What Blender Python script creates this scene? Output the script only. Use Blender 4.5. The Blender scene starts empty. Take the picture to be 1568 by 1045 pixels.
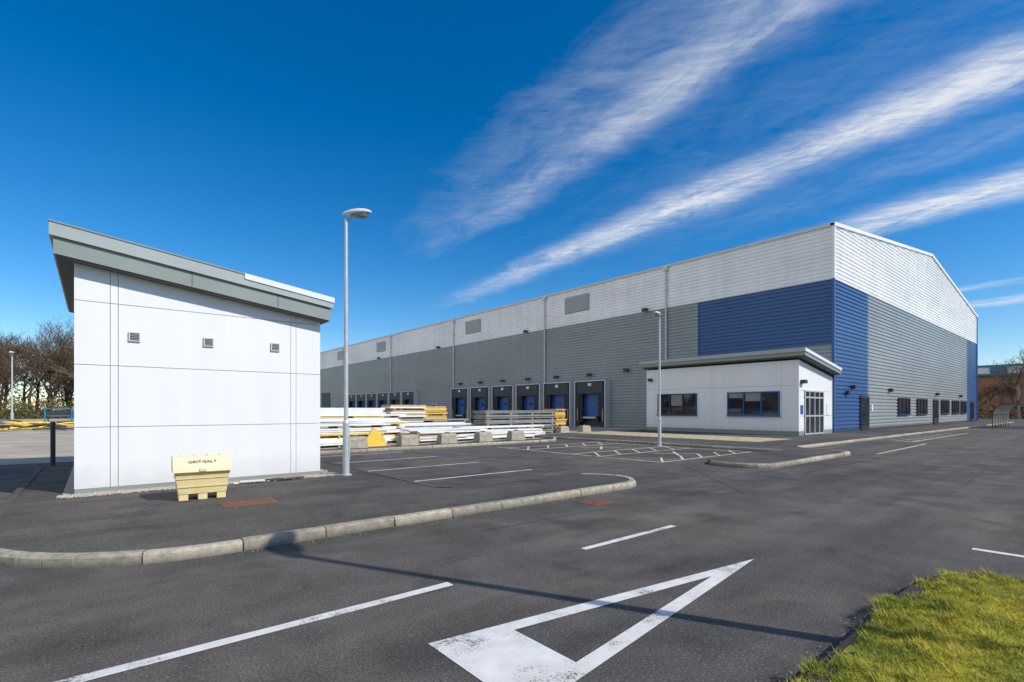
import bpy, bmesh, math, random
import numpy as np
from mathutils import Vector, Matrix
random.seed(7)
R = random.Random(11)
scene = bpy.context.scene
COL = scene.collection

# ------------------------------------------------------------------ nodes
def newmat(name):
    m = bpy.data.materials.new(name); m.use_nodes = True
    nt = m.node_tree
    return m, nt, nt.nodes["Principled BSDF"]

def N(nt, t, **kw):
    n = nt.nodes.new(t)
    for k, v in kw.items(): setattr(n, k, v)
    return n

def math_(nt, op, a, b=None, clamp=False):
    n = nt.nodes.new("ShaderNodeMath"); n.operation = op; n.use_clamp = clamp
    for i, v in enumerate((a, b)):
        if v is None: continue
        if isinstance(v, (int, float)): n.inputs[i].default_value = v
        else: nt.links.new(v, n.inputs[i])
    return n.outputs[0]

def mix_(nt, fac, a, b, blend='MIX'):
    n = nt.nodes.new("ShaderNodeMix"); n.data_type = 'RGBA'; n.blend_type = blend
    for idx, v in ((0, fac), (6, a), (7, b)):
        if isinstance(v, (int, float)): n.inputs[idx].default_value = v
        elif isinstance(v, (tuple, list)): n.inputs[idx].default_value = (v[0], v[1], v[2], 1)
        else: nt.links.new(v, n.inputs[idx])
    return n.outputs[2]

def noise_(nt, coord, scale, detail=4, rough=.55, dist=0):
    n = nt.nodes.new("ShaderNodeTexNoise")
    n.inputs["Scale"].default_value = scale; n.inputs["Detail"].default_value = detail
    n.inputs["Roughness"].default_value = rough; n.inputs["Distortion"].default_value = dist
    nt.links.new(coord, n.inputs["Vector"])
    return n.outputs[0]

def ramp_(nt, v, a, b, lo=0., hi=1.):
    n = nt.nodes.new("ShaderNodeMapRange"); n.clamp = True
    nt.links.new(v, n.inputs[0])
    n.inputs[1].default_value = a; n.inputs[2].default_value = b
    n.inputs[3].default_value = lo; n.inputs[4].default_value = hi
    return n.outputs[0]

def coord_(nt, stretch=None):
    tc = nt.nodes.new("ShaderNodeTexCoord")
    if stretch is None: return tc.outputs["Object"]
    mp = nt.nodes.new("ShaderNodeMapping"); mp.inputs["Scale"].default_value = stretch
    nt.links.new(tc.outputs["Object"], mp.inputs[0])
    return mp.outputs[0]

def bump_(nt, bsdf, h, strength, dist):
    b = nt.nodes.new("ShaderNodeBump"); b.inputs["Strength"].default_value = strength
    b.inputs["Distance"].default_value = dist
    nt.links.new(h, b.inputs["Height"]); nt.links.new(b.outputs[0], bsdf.inputs["Normal"])

def simple(name, col, rough=.6, var=.12, scale=2., metallic=0., stretch=None, bump=0, bscale=60, spec=.5):
    m, nt, b = newmat(name)
    c = coord_(nt, stretch)
    n = noise_(nt, c, scale, 5, .6)
    dark = tuple(x*(1-var) for x in col); lite = tuple(min(1, x*(1+var)) for x in col)
    out = mix_(nt, ramp_(nt, n, .3, .7), dark, lite)
    nt.links.new(out, b.inputs["Base Color"])
    b.inputs["Roughness"].default_value = rough; b.inputs["Metallic"].default_value = metallic
    b.inputs["Specular IOR Level"].default_value = spec
    if bump: bump_(nt, b, noise_(nt, c, bscale, 4), bump, .01)
    return m

def asphalt(name, base, pat=1.0):
    m, nt, b = newmat(name)
    c = coord_(nt)
    fine = noise_(nt, c, 60, 4, .85)
    fine2 = noise_(nt, c, 190, 2, .6)
    med = noise_(nt, c, 1.3, 6, .68, .6)
    big = noise_(nt, c, .17, 4, .65, .5)
    blot = noise_(nt, c, .55, 3, .5, 1.0)
    streak = noise_(nt, coord_(nt, (.10, 1.9, 1)), 1.0, 4, .6)
    v = math_(nt, 'MULTIPLY', ramp_(nt, fine, .32, .72, .28, 2.1), ramp_(nt, fine2, .3, .7, .6, 1.45))
    v = math_(nt, 'MULTIPLY', v, ramp_(nt, med, .3, .72, 1-.30*pat, 1+.30*pat))
    v = math_(nt, 'MULTIPLY', v, ramp_(nt, big, .35, .65, 1-.20*pat, 1+.26*pat))
    v = math_(nt, 'MULTIPLY', v, ramp_(nt, blot, .56, .62, 1, .80))
    v = math_(nt, 'MULTIPLY', v, ramp_(nt, streak, .32, .68, .80, 1.22))
    vo = nt.nodes.new("ShaderNodeTexVoronoi"); vo.inputs["Scale"].default_value = 55
    nt.links.new(c, vo.inputs["Vector"])
    chip = math_(nt, 'MULTIPLY', ramp_(nt, vo.outputs["Distance"], .15, .28, 1, 0), ramp_(nt, noise_(nt, c, 30, 2), .48, .56))
    tint = mix_(nt, ramp_(nt, big, .4, .62), (base*2*1.06, base*2*.99, base*2*.91), (base*2*1.14, base*2, base*2*.85))
    col = mix_(nt, ramp_(nt, v, 0, 2.0), (0, 0, 0), tint)
    col = mix_(nt, math_(nt, 'MULTIPLY', chip, .75), col, (.30, .28, .25))
    nt.links.new(col, b.inputs["Base Color"])
    b.inputs["Roughness"].default_value = .9; b.inputs["Specular IOR Level"].default_value = .25
    bump_(nt, b, fine, .8, .007)
    return m

def paint(name, col, under=.07, wear=.5):
    m, nt, b = newmat(name)
    c = coord_(nt)
    n1 = noise_(nt, c, 60, 4, .85); n2 = noise_(nt, c, 2.3, 5, .65)
    k = math_(nt, 'ADD', math_(nt, 'MULTIPLY', n1, .65), math_(nt, 'MULTIPLY', n2, .65))
    f = ramp_(nt, k, wear-.03, wear+.05, 0, 1)
    f = math_(nt, 'MULTIPLY', f, ramp_(nt, noise_(nt, c, 8, 5), .25, .7, .8, 1))
    dirt = mix_(nt, ramp_(nt, n2, .3, .7), tuple(x*.82 for x in col), col)
    nt.links.new(mix_(nt, f, (under, under, under*.95), dirt), b.inputs["Base Color"])
    b.inputs["Roughness"].default_value = .7
    bump_(nt, b, n1, .5, .004)
    return m

def cladding(name, col, rough=.4, spec=.5):
    m, nt, b = newmat(name)
    big = noise_(nt, coord_(nt, (.15, .15, .5)), 1, 4)
    run = noise_(nt, coord_(nt, (1.8, 1.8, .12)), 1, 5, .6)
    v = math_(nt, 'MULTIPLY', ramp_(nt, big, .3, .7, .92, 1.06), ramp_(nt, run, .3, .7, .94, 1.05))
    comb = nt.nodes.new("ShaderNodeVectorMath"); comb.operation = 'SCALE'
    comb.inputs[0].default_value = col; nt.links.new(v, comb.inputs["Scale"])
    nt.links.new(comb.outputs[0], b.inputs["Base Color"])
    b.inputs["Roughness"].default_value = rough; b.inputs["Specular IOR Level"].default_value = spec
    return m

def panelmat(name, col):
    m, nt, b = newmat(name)
    c = coord_(nt)
    run = noise_(nt, coord_(nt, (2.5, 2.5, .25)), 1, 5, .6)
    foot = nt.nodes.new("ShaderNodeSeparateXYZ"); nt.links.new(c, foot.inputs[0])
    splash = math_(nt, 'ADD', foot.outputs[2], math_(nt, 'MULTIPLY', noise_(nt, c, 3, 4), -.35))
    low = ramp_(nt, splash, 0, .45, .80, 1)
    v = math_(nt, 'MULTIPLY', ramp_(nt, run, .3, .7, .955, 1.01), low)
    comb = nt.nodes.new("ShaderNodeVectorMath"); comb.operation = 'SCALE'
    comb.inputs[0].default_value = col; nt.links.new(v, comb.inputs["Scale"])
    nt.links.new(comb.outputs[0], b.inputs["Base Color"])
    b.inputs["Roughness"].default_value = .42
    bump_(nt, b, noise_(nt, c, 1.2, 2), .12, .02)
    return m

M = {}
M['asphalt'] = asphalt('asphalt', .082)
M['tarmac'] = asphalt('footway_tarmac', .072, .9)
M['concrete'] = simple('yard_concrete', (.42, .36, .28), .9, .25, .4, bump=.3)
M['paint'] = paint('road_paint', (.82, .80, .75), wear=.54)
M['paint_worn'] = paint('road_paint_worn', (.72, .68, .50), wear=.55)
M['white'] = cladding('white_cladding', (.88, .88, .87), .4)
M['grey'] = cladding('grey_cladding', (.31, .33, .33), .38)
M['blue'] = cladding('blue_cladding', (.038, .105, .265), .38)
M['panel'] = panelmat('white_panel', (.82, .82, .81))
M['seam'] = simple('seam_grey', (.34, .35, .36), .6)
M['trim'] = simple('silver_trim', (.60, .61, .61), .35, .06)
M['fascia'] = simple('fascia_green_grey', (.25, .29, .265), .4, .06, 1)
M['fascia_l'] = simple('fascia_light', (.38, .42, .40), .35, .06, 1)
M['flash_and_sunlit'] = simple('flashing_and_sunlit_edge', (.75, .78, .77), .3, .04, 1)
M['soffit'] = simple('soffit', (.13, .12, .11), .7)
M['roof'] = simple('roof_sheet', (.5, .52, .53), .5)
M['black'] = simple('black_rubber', (.018, .018, .02), .6)
M['dark'] = simple('dark_metal', (.04, .044, .048), .5)
M['bluedoor'] = simple('blue_door', (.025, .10, .33), .4)
M['navy'] = simple('navy_frame', (.02, .035, .08), .4)
M['galv'] = simple('galvanised_steel', (.52, .53, .53), .45, .15, 6, metallic=.2)
M['lampgrey'] = simple('lamp_housing', (.68, .68, .67), .4)
M['lens'] = simple('lamp_lens', (.25, .27, .27), .15)
M['bin'] = simple('cream_plastic', (.78, .63, .31), .5, .08, 4)
M['binlid'] = simple('cream_plastic_lid', (.86, .75, .46), .45, .06, 4)
M['rust'] = simple('rusty_iron', (.20, .085, .05), .85, .35, 18, bump=.4)
M['gravel'] = simple('gravel', (.42, .37, .30), .95, .55, 60, bump=1)
M['dry'] = simple('dry_verge', (.46, .39, .24), .95, .5, 5, bump=.8)
M['soil_and_shade'] = simple('soil_and_shade', (.035, .03, .02), .95, .4, 20, bump=.8)  # also colours the painted shadow edge of the grass verge
M['wood'] = simple('timber', (.50, .34, .14), .8, .25, 8)
M['yellow'] = simple('yellow_board', (.78, .52, .07), .6, .15, 5)
M['wrap'] = simple('white_wrap', (.80, .80, .77), .45, .12, 1.5)
M['stackgrey'] = simple('grey_sheeting', (.26, .27, .275), .5, .2, 3)
M['block'] = simple('concrete_block', (.38, .34, .27), .95, .3, 5, bump=.6)
M['brick'] = simple('brown_brick', (.38, .17, .10), .9, .2, 2)
M['bluesteel'] = simple('blue_steel', (.03, .20, .36), .5)
M['paper'] = simple('sign_white', (.75, .76, .78), .5)
M['blind'] = simple('window_blind', (.24, .23, .21), .5)

def kerbmat(name, col):
    m, nt, b = newmat(name)
    at = N(nt, "ShaderNodeAttribute", attribute_name="rnd")
    c = coord_(nt)
    n1 = noise_(nt, c, 9, 6, .7); n2 = noise_(nt, c, 120, 3, .7)
    v = math_(nt, 'MULTIPLY', ramp_(nt, at.outputs["Fac"], 0, 1, .72, 1.15), ramp_(nt, n1, .3, .7, .45, 1.15))
    v = math_(nt, 'MULTIPLY', v, ramp_(nt, n2, .3, .7, .8, 1.15))
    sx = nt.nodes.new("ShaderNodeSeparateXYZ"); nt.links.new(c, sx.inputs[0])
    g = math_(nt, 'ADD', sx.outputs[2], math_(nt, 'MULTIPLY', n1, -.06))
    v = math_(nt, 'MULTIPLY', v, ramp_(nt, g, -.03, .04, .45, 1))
    sc = nt.nodes.new("ShaderNodeVectorMath"); sc.operation = 'SCALE'
    sc.inputs[0].default_value = col; nt.links.new(v, sc.inputs["Scale"])
    nt.links.new(sc.outputs[0], b.inputs["Base Color"]); b.inputs["Roughness"].default_value = .95
    bump_(nt, b, n1, .6, .012); return m
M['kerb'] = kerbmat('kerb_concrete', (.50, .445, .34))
M['kerb_dark'] = kerbmat('kerb_back_and_shaded', (.11, .10, .085))  # dark back edges, and the building's shade painted onto the left kerb

m, nt, b = newmat('window_glass')
c = coord_(nt)
nt.links.new(mix_(nt, ramp_(nt, noise_(nt, c, .9, 3), .4, .6), (.012, .018, .03), (.04, .04, .045)), b.inputs["Base Color"])
b.inputs["Roughness"].default_value = .04; b.inputs["Specular IOR Level"].default_value = .6; M['glass'] = m
m, nt, b = newmat('polycarbonate')
b.inputs["Base Color"].default_value = (.42, .46, .46, 1); b.inputs["Roughness"].default_value = .2
b.inputs["Alpha"].default_value = .5; M['poly'] = m

def grassmat(name, a, bcol, ccol, sc1=3):
    m, nt, b = newmat(name)
    c = coord_(nt)
    f = noise_(nt, c, sc1, 5, .6); g = noise_(nt, c, sc1*14, 3, .7)
    col = mix_(nt, ramp_(nt, f, .38, .62), a, bcol)
    col = mix_(nt, ramp_(nt, g, .45, .75, 0, .8), col, ccol)
    nt.links.new(col, b.inputs["Base Color"]); b.inputs["Roughness"].default_value = .8
    b.inputs["Specular IOR Level"].default_value = .2
    return m
M['grassbase'] = grassmat('grass_base', (.10, .125, .015), (.34, .31, .03), (.05, .05, .012), 2.5)
M['blade'] = grassmat('grass_blades', (.20, .25, .02), (.54, .48, .04), (.48, .38, .14), 2.5)
M['terrain'] = grassmat('field', (.06, .08, .02), (.10, .10, .04), (.05, .05, .02), .05)
M['bark'] = simple('bark', (.15, .11, .075), .9, .25, 3)
M['twig'] = simple('twigs', (.155, .105, .06), .9, .3, .3)
M['scrub'] = simple('scrub_leaves', (.10, .11, .022), .9, .5, .25)
M['scrub2'] = simple('scrub_brown', (.125, .08, .045), .9, .4, .25)
M['tar'] = simple('tar_seal', (.026, .026, .026), .5)
M['litter'] = simple('leaf_litter', (.16, .12, .075), .95, .6, 30)

# ------------------------------------------------------------------ mesh builder
class MB:
    def __init__(s): s.v = []; s.f = []; s.mi = []; s.mats = []; s.rnd = []
    def mid(s, m):
        if m not in s.mats: s.mats.append(m)
        return s.mats.index(m)
    def add(s, vs, fs, m):
        o = len(s.v); s.v += [tuple(v) for v in vs]; k = s.mid(m)
        for f in fs: s.f.append(tuple(i+o for i in f)); s.mi.append(k)
    def box(s, x0, x1, y0, y1, z0, z1, m, M4=None):
        vs = [(x, y, z) for z in (z0, z1) for y in (y0, y1) for x in (x0, x1)]
        if M4 is not None: vs = [M4 @ Vector(v) for v in vs]
        s.add(vs, [(0, 2, 3, 1), (4, 5, 7, 6), (0, 1, 5, 4), (2, 6, 7, 3), (0, 4, 6, 2), (1, 3, 7, 5)], m)
    def quad(s, a, b, c, d, m): s.add([a, b, c, d], [(0, 1, 2, 3)], m)
    def prismY(s, poly, y0, y1, m):
        n = len(poly)
        vs = [(p[0], y0, p[1]) for p in poly]+[(p[0], y1, p[1]) for p in poly]
        fs = [tuple(range(n))[::-1], tuple(range(n, 2*n))]+[(i, (i+1) % n, (i+1) % n+n, i+n) for i in range(n)]
        s.add(vs, fs, m)
    def prismX(s, poly, x0, x1, m):
        n = len(poly)
        vs = [(x0, p[0], p[1]) for p in poly]+[(x1, p[0], p[1]) for p in poly]
        fs = [tuple(range(n))[::-1], tuple(range(n, 2*n))]+[(i, (i+1) % n, (i+1) % n+n, i+n) for i in range(n)]
        s.add(vs, fs, m)
    def cyl(s, p0, p1, r0, r1, m, n=12, cap=True):
        p0 = Vector(p0); p1 = Vector(p1); d = (p1-p0).normalized()
        a = d.orthogonal().normalized(); b_ = d.cross(a)
        vs = []
        for p, r in ((p0, r0), (p1, r1)):
            for i in range(n):
                t = 2*math.pi*i/n; vs.append(p+(a*math.cos(t)+b_*math.sin(t))*r)
        fs = [(i, (i+1) % n, (i+1) % n+n, i+n) for i in range(n)]
        if cap: fs += [tuple(range(n))[::-1], tuple(range(n, 2*n))]
        s.add(vs, fs, m)
    def build(s, name, parent=None, bevel=0, smooth=False):
        me = bpy.data.meshes.new(name); me.from_pydata(s.v, [], s.f)
        for m in s.mats: me.materials.append(M[m])
        me.polygons.foreach_set("material_index", s.mi)
        if smooth: me.polygons.foreach_set("use_smooth", [True]*len(me.polygons))
        if s.rnd:
            a = me.attributes.new("rnd", 'FLOAT', 'POINT'); a.data.foreach_set("value", s.rnd)
        me.update()
        bm = bmesh.new(); bm.from_mesh(me); bmesh.ops.recalc_face_normals(bm, faces=bm.faces); bm.to_mesh(me); bm.free()
        o = bpy.data.objects.new(name, me); COL.objects.link(o)
        if parent is not None: o.parent = parent
        if bevel:
            md = o.modifiers.new("bevel", 'BEVEL'); md.width = bevel; md.segments = 2; md.limit_method = 'ANGLE'
        return o

def empty(name, loc=(0, 0, 0), rz=0):
    e = bpy.data.objects.new(name, None); COL.objects.link(e); e.location = loc; e.rotation_euler = (0, 0, rz)
    e.empty_display_size = .2
    return e

# ------------------------------------------------------------------ ground & paving
def sheet(name, pts, z, mat):
    me = bpy.data.meshes.new(name); me.from_pydata([(p[0], p[1], z) for p in pts], [], [tuple(range(len(pts)))])
    me.materials.append(M[mat]); o = bpy.data.objects.new(name, me); COL.objects.link(o); return o

sheet('ground', [(-1500, -1500), (1500, -1500), (1500, 1500), (-1500, 1500)], -.03, 'terrain')
sheet('road', [(-60, -60), (115, -60), (115, 20), (-60, 20)], 0, 'asphalt')
sheet('yard_pavement', [(-60, 19.9), (36, 19.9), (36, 118), (-60, 118)], .004, 'concrete')

def rounded(corners):
    out = []; n = len(corners)
    for i in range(n):
        p = Vector(corners[i][:2]); r = corners[i][2]
        a = Vector(corners[i-1][:2]); c = Vector(corners[(i+1) % n][:2])
        if r <= 0: out.append(p.copy()); continue
        u = (a-p).normalized(); w = (c-p).normalized()
        ang = u.angle(w); t = r/math.tan(ang/2)
        p0 = p+u*t; p1 = p+w*t; ctr = p+(u+w).normalized()*(r/math.sin(ang/2))
        a0 = math.atan2(p0.y-ctr.y, p0.x-ctr.x); a1 = math.atan2(p1.y-ctr.y, p1.x-ctr.x)
        d = (a1-a0+math.pi) % (2*math.pi)-math.pi
        k = max(4, int(abs(d)*r/.15))
        for j in range(k+1):
            t_ = a0+d*j/k; out.append(Vector((ctr.x+r*math.cos(t_), ctr.y+r*math.sin(t_))))
    return out

def resample(pts, step, closed=True):
    P = pts+[pts[0]] if closed else pts
    L = [0]
    for a, b_ in zip(P, P[1:]): L.append(L[-1]+(b_-a).length)
    n = max(2, round(L[-1]/step)); res = []; j = 0
    for i in range(n+1):
        d = L[-1]*i/n
        while j < len(L)-2 and L[j+1] < d: j += 1
        seg = L[j+1]-L[j]; t = (d-L[j])/seg if seg > 0 else 0
        res.append(P[j].lerp(P[j+1], t))
    return res

def kerbs(name, pts, step=.9, w=.13, h=.12, closed=True, parent=None, mat='kerb'):
    mb = MB(); S = resample(pts, step/3, closed)
    n = len(S)-1
    def nrm(i):
        if closed: d = S[(i+1) % n]-S[(i-1) % n]
        else: d = S[min(i+1, n)]-S[max(i-1, 0)]
        d.normalize(); return Vector((-d.y, d.x))
    i = 0
    while i < n:
        j = min(i+3, n); rv = R.random(); dz = R.uniform(-.008, .006); sh = R.uniform(-.006, .006)
        rows = []
        for k in range(i, j+1):
            p = S[k].copy(); nn = nrm(k % n if closed else k); p += nn*sh
            if k == i: p += (S[k+1]-S[k]).normalized()*.007
            if k == j: p -= (S[k]-S[k-1]).normalized()*.007
            hh = h+dz
            rows.append([(p.x, p.y, -.02), (p.x+nn.x*.006, p.y+nn.y*.006, hh-.03), (p.x+nn.x*.03, p.y+nn.y*.03, hh),
                         (p.x+nn.x*w, p.y+nn.y*w, hh), (p.x+nn.x*w, p.y+nn.y*w, -.02)])
        vs = [v for r_ in rows for v in r_]; fs = []
        for k in range(len(rows)-1):
            for q in range(4): fs.append((k*5+q, k*5+q+1, (k+1)*5+q+1, (k+1)*5+q))
        fs.append((0, 1, 2, 3, 4)); o = (len(rows)-1)*5; fs.append((o+4, o+3, o+2, o+1, o))
        mm = mat(S[(i+j)//2]) if callable(mat) else mat
        mb.add(vs, fs, mm); mb.rnd += [rv]*len(vs)
        i = j
    return mb.build(name, parent)

def island(name, corners, fill, h=.12, kmat='kerb'):
    e = empty(name)
    pts = rounded(corners)
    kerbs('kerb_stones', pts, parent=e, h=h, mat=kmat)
    n = len(pts); ins = []
    for i in range(n):
        d = (pts[(i+1) % n]-pts[i-1]).normalized(); ins.append((pts[i].x-d.y*.1, pts[i].y+d.x*.1))
    o = sheet('surface', ins, h-.012, fill); o.parent = e
    base = sheet('joint_bed', [(p[0], p[1]) for p in ins], h-.03, 'soil_and_shade'); base.parent = e
    return e

isl1 = island('footway_pavement', [(-1.1, 6.12, 2.2), (8.85, 6.12, .85), (8.85, 7.9, .85), (4.95, 7.9, .3), (4.95, 17.4, 0), (-1.1, 17.4, 0)], 'tarmac',
              kmat=lambda p: 'kerb_dark' if (p.y > 7.35 and p.x < 8.9 and p.x > 3) or (p.y > 8.1 and p.x < 3) else 'kerb')  # left edge kerb coloured dark to stand in for the building's shadow
isl2 = island('footway_pavement', [(13.2, 5.8, .8), (20.5, 5.8, 1.0), (20.5, 8.0, 1.0), (84.5, 8.0, 1.), (84.5, 11.6, 0), (35.3, 11.6, 0),
                           (35.3, 22, 0), (18.9, 22, 0), (18.9, 7.7, .3), (13.2, 7.7, .8)], 'tarmac',
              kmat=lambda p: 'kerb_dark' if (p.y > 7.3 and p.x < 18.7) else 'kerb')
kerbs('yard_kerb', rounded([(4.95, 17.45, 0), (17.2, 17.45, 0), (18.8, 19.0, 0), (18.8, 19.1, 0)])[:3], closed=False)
sheet('verge', [(22.6, 10.2), (26.3, 10.2), (26.3, 21.6), (22.6, 21.6)], .1165, 'dry')

def strip(mb, p, q, w, m='paint', z=.004):
    p = Vector(p); q = Vector(q); d = (q-p).normalized(); n_ = Vector((-d.y, d.x))*w/2
    L = (q-p).length; k = max(1, int(L/.35))
    pts = []
    for i in range(k+1):
        c_ = p.lerp(q, i/k); j1 = R.uniform(-.004, .004); j2 = R.uniform(-.004, .004)
        pts.append((c_+n_*(1+j1/w*2), c_-n_*(1+j2/w*2)))
    for i in range(k):
        a, b_ = pts[i]; c_, d_ = pts[i+1]
        mb.quad((b_.x, b_.y, z), (d_.x, d_.y, z), (c_.x, c_.y, z), (a.x, a.y, z), m)
mb = MB()
strip(mb, (-4, 3.83), (2.44, 3.80), .10)
strip(mb, (4.18, 3.80), (5.95, 3.80), .085)
strip(mb, (7.52, 1.05), (7.62, -3.5), .10)
mb.build('centre_line_marking')
mb = MB()
A = [(1.70, 2.92), (1.70, 1.92), (5.27, 2.42)]; B = [(2.27, 2.715), (2.27, 2.125), (4.42, 2.42)]
z = .004
for i in range(3):
    j = (i+1) % 3
    mb.quad((*A[i], z), (*A[j], z), (*B[j], z), (*B[i], z), 'paint')
mb.build('give_way_triangle_marking')
mb = MB()
for y in (9.7, 12.05, 14.4, 16.75): strip(mb, (5.0, y), (8.7, y), .085, 'paint')
mb.build('parking_bay_marking')
mb = MB()
for x in (12.8, 18.5): strip(mb, (x, 8.6), (x, 16.4), .09, 'paint_worn')
for y in (8.6, 11.0, 12.2, 14.6, 15.8): strip(mb, (12.8, y), (18.5, y), .09, 'paint_worn')
for y0, y1 in ((11.0, 12.2), (14.6, 15.8), (8.6, 9.4)):
    for k in range(5):
        x = 12.9+k*1.1
        strip(mb, (x, y0), (x+1.1, y1), .08, 'paint_worn', .006)
for yc in (10.0, 13.4):
    strip(mb, (15.2, yc-.5), (16.4, yc+.5), .1, 'paint_worn', .006); strip(mb, (15.2, yc+.5), (16.4, yc-.5), .1, 'paint_worn', .008)
mb.build('accessible_bay_marking')
mb = MB()
for k in range(8): strip(mb, (30+k*1.6, 6.4), (31.6+k*1.6, 7.5), .1, 'paint_worn', .006)
strip(mb, (30, 6.35), (44, 6.35), .1, 'paint_worn'); strip(mb, (21, 5.4), (29, 5.6), .1, 'paint_worn')
mb.build('edge_hatch_marking')

mb = MB()
def wob(p, q, w):
    p = Vector(p); q = Vector(q); k = max(2, int((q-p).length/.4)); prev = p
    d = (q-p).normalized(); nn = Vector((-d.y, d.x))
    for i in range(1, k+1):
        c_ = p.lerp(q, i/k)+nn*R.uniform(-.02, .02)
        strip(mb, prev, c_, w, 'tar', .0025); prev = c_
wob((9.2, 4.4), (12.9, 8.0), .02); wob((13, 4.9), (19, 4.9), .03); wob((19, 2.4), (19, 4.9), .025); wob((9.0, 6.9), (12.9, 7.0), .03)
wob((3.8, 5.2), (9.5, 5.0), .012); wob((13.4, 2.0), (19, 2.3), .02); wob((8.9, 17.2), (9.3, 8.2), .02)
mb.build('tar_seam')

def litter(name, gen, n, z):
    mb = MB()
    for _ in range(n):
        x, y = gen(); r_ = R.uniform(.003, .012)
        a = R.uniform(0, 6.28); ca, sa = math.cos(a)*r_, math.sin(a)*r_
        zz = z+R.uniform(.001, .008)
        mb.add([(x-ca, y-sa, z+.001), (x+sa*.6, y-ca*.6, z+.002), (x+ca, y+sa, zz), (x-sa*.6, y+ca*.6, zz)], [(0, 1, 2, 3)], R.choice(['litter', 'litter', 'gravel', 'soil_and_shade']))
    mb.build(name)
litter('channel_litter', lambda: (R.uniform(.8, 8.2), 6.09-abs(R.gauss(0, .06))), 1500, .0)
litter('channel_litter', lambda: (R.uniform(13.6, 19.6), 5.77-abs(R.gauss(0, .08))), 500, .0)
litter('channel_litter', lambda: (R.uniform(2.5, 5.8), 1.16+abs(R.gauss(0, .05))), 420, .0)

def cover(name, x, y, w, d, z, rz=0):
    e = empty(name, (x, y, z), rz); mb = MB()
    mb.box(-w/2, w/2, -d/2, d/2, -.02, .006, 'rust')
    nx = int(w/.07)
    for i in range(nx):
        for j in range(int(d/.07)):
            mb.box(-w/2+.03+i*.07, -w/2+.065+i*.07, -d/2+.03+j*.07, -d/2+.065+j*.07, .006, .012, 'rust')
    mb.build('cover_plate', e)
cover('manhole_cover', 1.85, 8.6, .75, .5, .109)
cover('drain_grate', 6.45, 5.6, .48, .40, .001)

# ------------------------------------------------------------------ warehouse
WX, WY, XR, YE, EAVE, RID, XM = 35.1, 11.3, 83.6, 141., 12.9, 15.9, 60.2
wh = empty('warehouse')
DP = .06
PITCH = .25; PROF = [(0, 0), (.07, 0), (.10, DP), (.22, DP)]
def zsegs(z0, z1):
    lv = []; k = int(z0/PITCH)-1
    while k*PITCH < z1+PITCH:
        for a, o in PROF: lv.append((k*PITCH+a, o))
        k += 1
    def off(z):
        for (a, o), (b_, p) in zip(lv, lv[1:]):
            if a <= z <= b_: return o+(p-o)*(z-a)/(b_-a) if b_ > a else o
        return 0
    mid = [l for l in lv if z0 < l[0] < z1]
    return [(z0, off(z0))]+mid+[(z1, off(z1))]
def ribL(mb, y0, y1, z0, z1, m):
    S = zsegs(z0, z1)
    for (a, o), (b_, p) in zip(S, S[1:]):
        mb.quad((WX-o, y1, a), (WX-o, y0, a), (WX-p, y0, b_), (WX-p, y1, b_), m)
def ribG(mb, x0, x1, z0, z1, m, clip=False):
    S = zsegs(z0, z1)
    def xr(z):
        if not clip or z <= EAVE: return x0, x1
        f = (z-EAVE)/(RID-EAVE); return x0+f*(XM-x0), x1-f*(x1-XM)
    for (a, o), (b_, p) in zip(S, S[1:]):
        xa, xb = xr(a); xc, xd = xr(b_)
        mb.quad((xa, WY-o, a), (xb, WY-o, a), (xd, WY-p, b_), (xc, WY-p, b_), m)
mb = MB()
SEAM = 9.6; BL = WY+8.98
ribL(mb, WY, YE, SEAM+.08, EAVE, 'white')
ribL(mb, WY, BL, 5.66, SEAM, 'blue'); ribL(mb, WY, BL, 0, 5.6, 'grey')
ribL(mb, BL, YE, 0, SEAM, 'grey')
ribG(mb, WX, XR, SEAM+.08, RID-.02, 'white', True)
ribG(mb, WX, WX+6.6, .25, SEAM, 'blue'); ribG(mb, WX+6.6, WX+42.3, .25, SEAM, 'grey'); ribG(mb, WX+42.3, XR, .25, SEAM, 'blue')
mb.quad((XR, WY, 0), (XR, YE, 0), (XR, YE, EAVE), (XR, WY, EAVE), 'grey')
mb.add([(WX, YE, 0), (XR, YE, 0), (XR, YE, EAVE), (XM, YE, RID), (WX, YE, EAVE)], [(0, 1, 2, 3, 4)], 'grey')
mb.build('clad_walls', wh)
mb = MB()
mb.box(WX-DP-.015, WX+.02, WY-.02, YE, SEAM, SEAM+.08, 'trim')
mb.box(WX-.02, XR, WY-DP-.015, WY+.02, SEAM, SEAM+.08, 'trim')
mb.box(WX-.12, WX+.05, WY-.12, WY+.05, SEAM+.04, EAVE+.05, 'white')
mb.box(WX-.11, WX+.05, WY-.11, WY+.05, .1, SEAM+.04, 'blue')
mb.box(XR-.05, XR+.1, WY-.12, WY+.05, 0, EAVE, 'blue')
mb.box(WX-.02, XR, WY-.09, WY+.02, 0, .26, 'dark')
mb.box(WX-.16, WX+.1, WY-.1, YE, EAVE-.02, EAVE+.14, 'trim')
mb.box(WX-DP-.02, WX, BL-.04, BL+.04, 5.6, SEAM, 'blue')
mb.box(WX-DP-.02, WX, WY, BL, 5.6, 5.66, 'blue')
mb.prismY([(WX-.16, EAVE-.06), (XM, RID-.06), (XM, RID+.16), (WX-.16, EAVE+.16)], WY-.16, WY+.1, 'white')
mb.prismY([(XM, RID-.06), (XR+.16, EAVE-.06), (XR+.16, EAVE+.16), (XM, RID+.16)], WY-.16, WY+.1, 'white')
mb.build('trims', wh)
mb = MB()
mb.quad((WX-.1, WY-.1, EAVE+.1), (XM, WY-.1, RID+.12), (XM, YE+.1, RID+.12), (WX-.1, YE+.1, EAVE+.1), 'roof')
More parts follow.
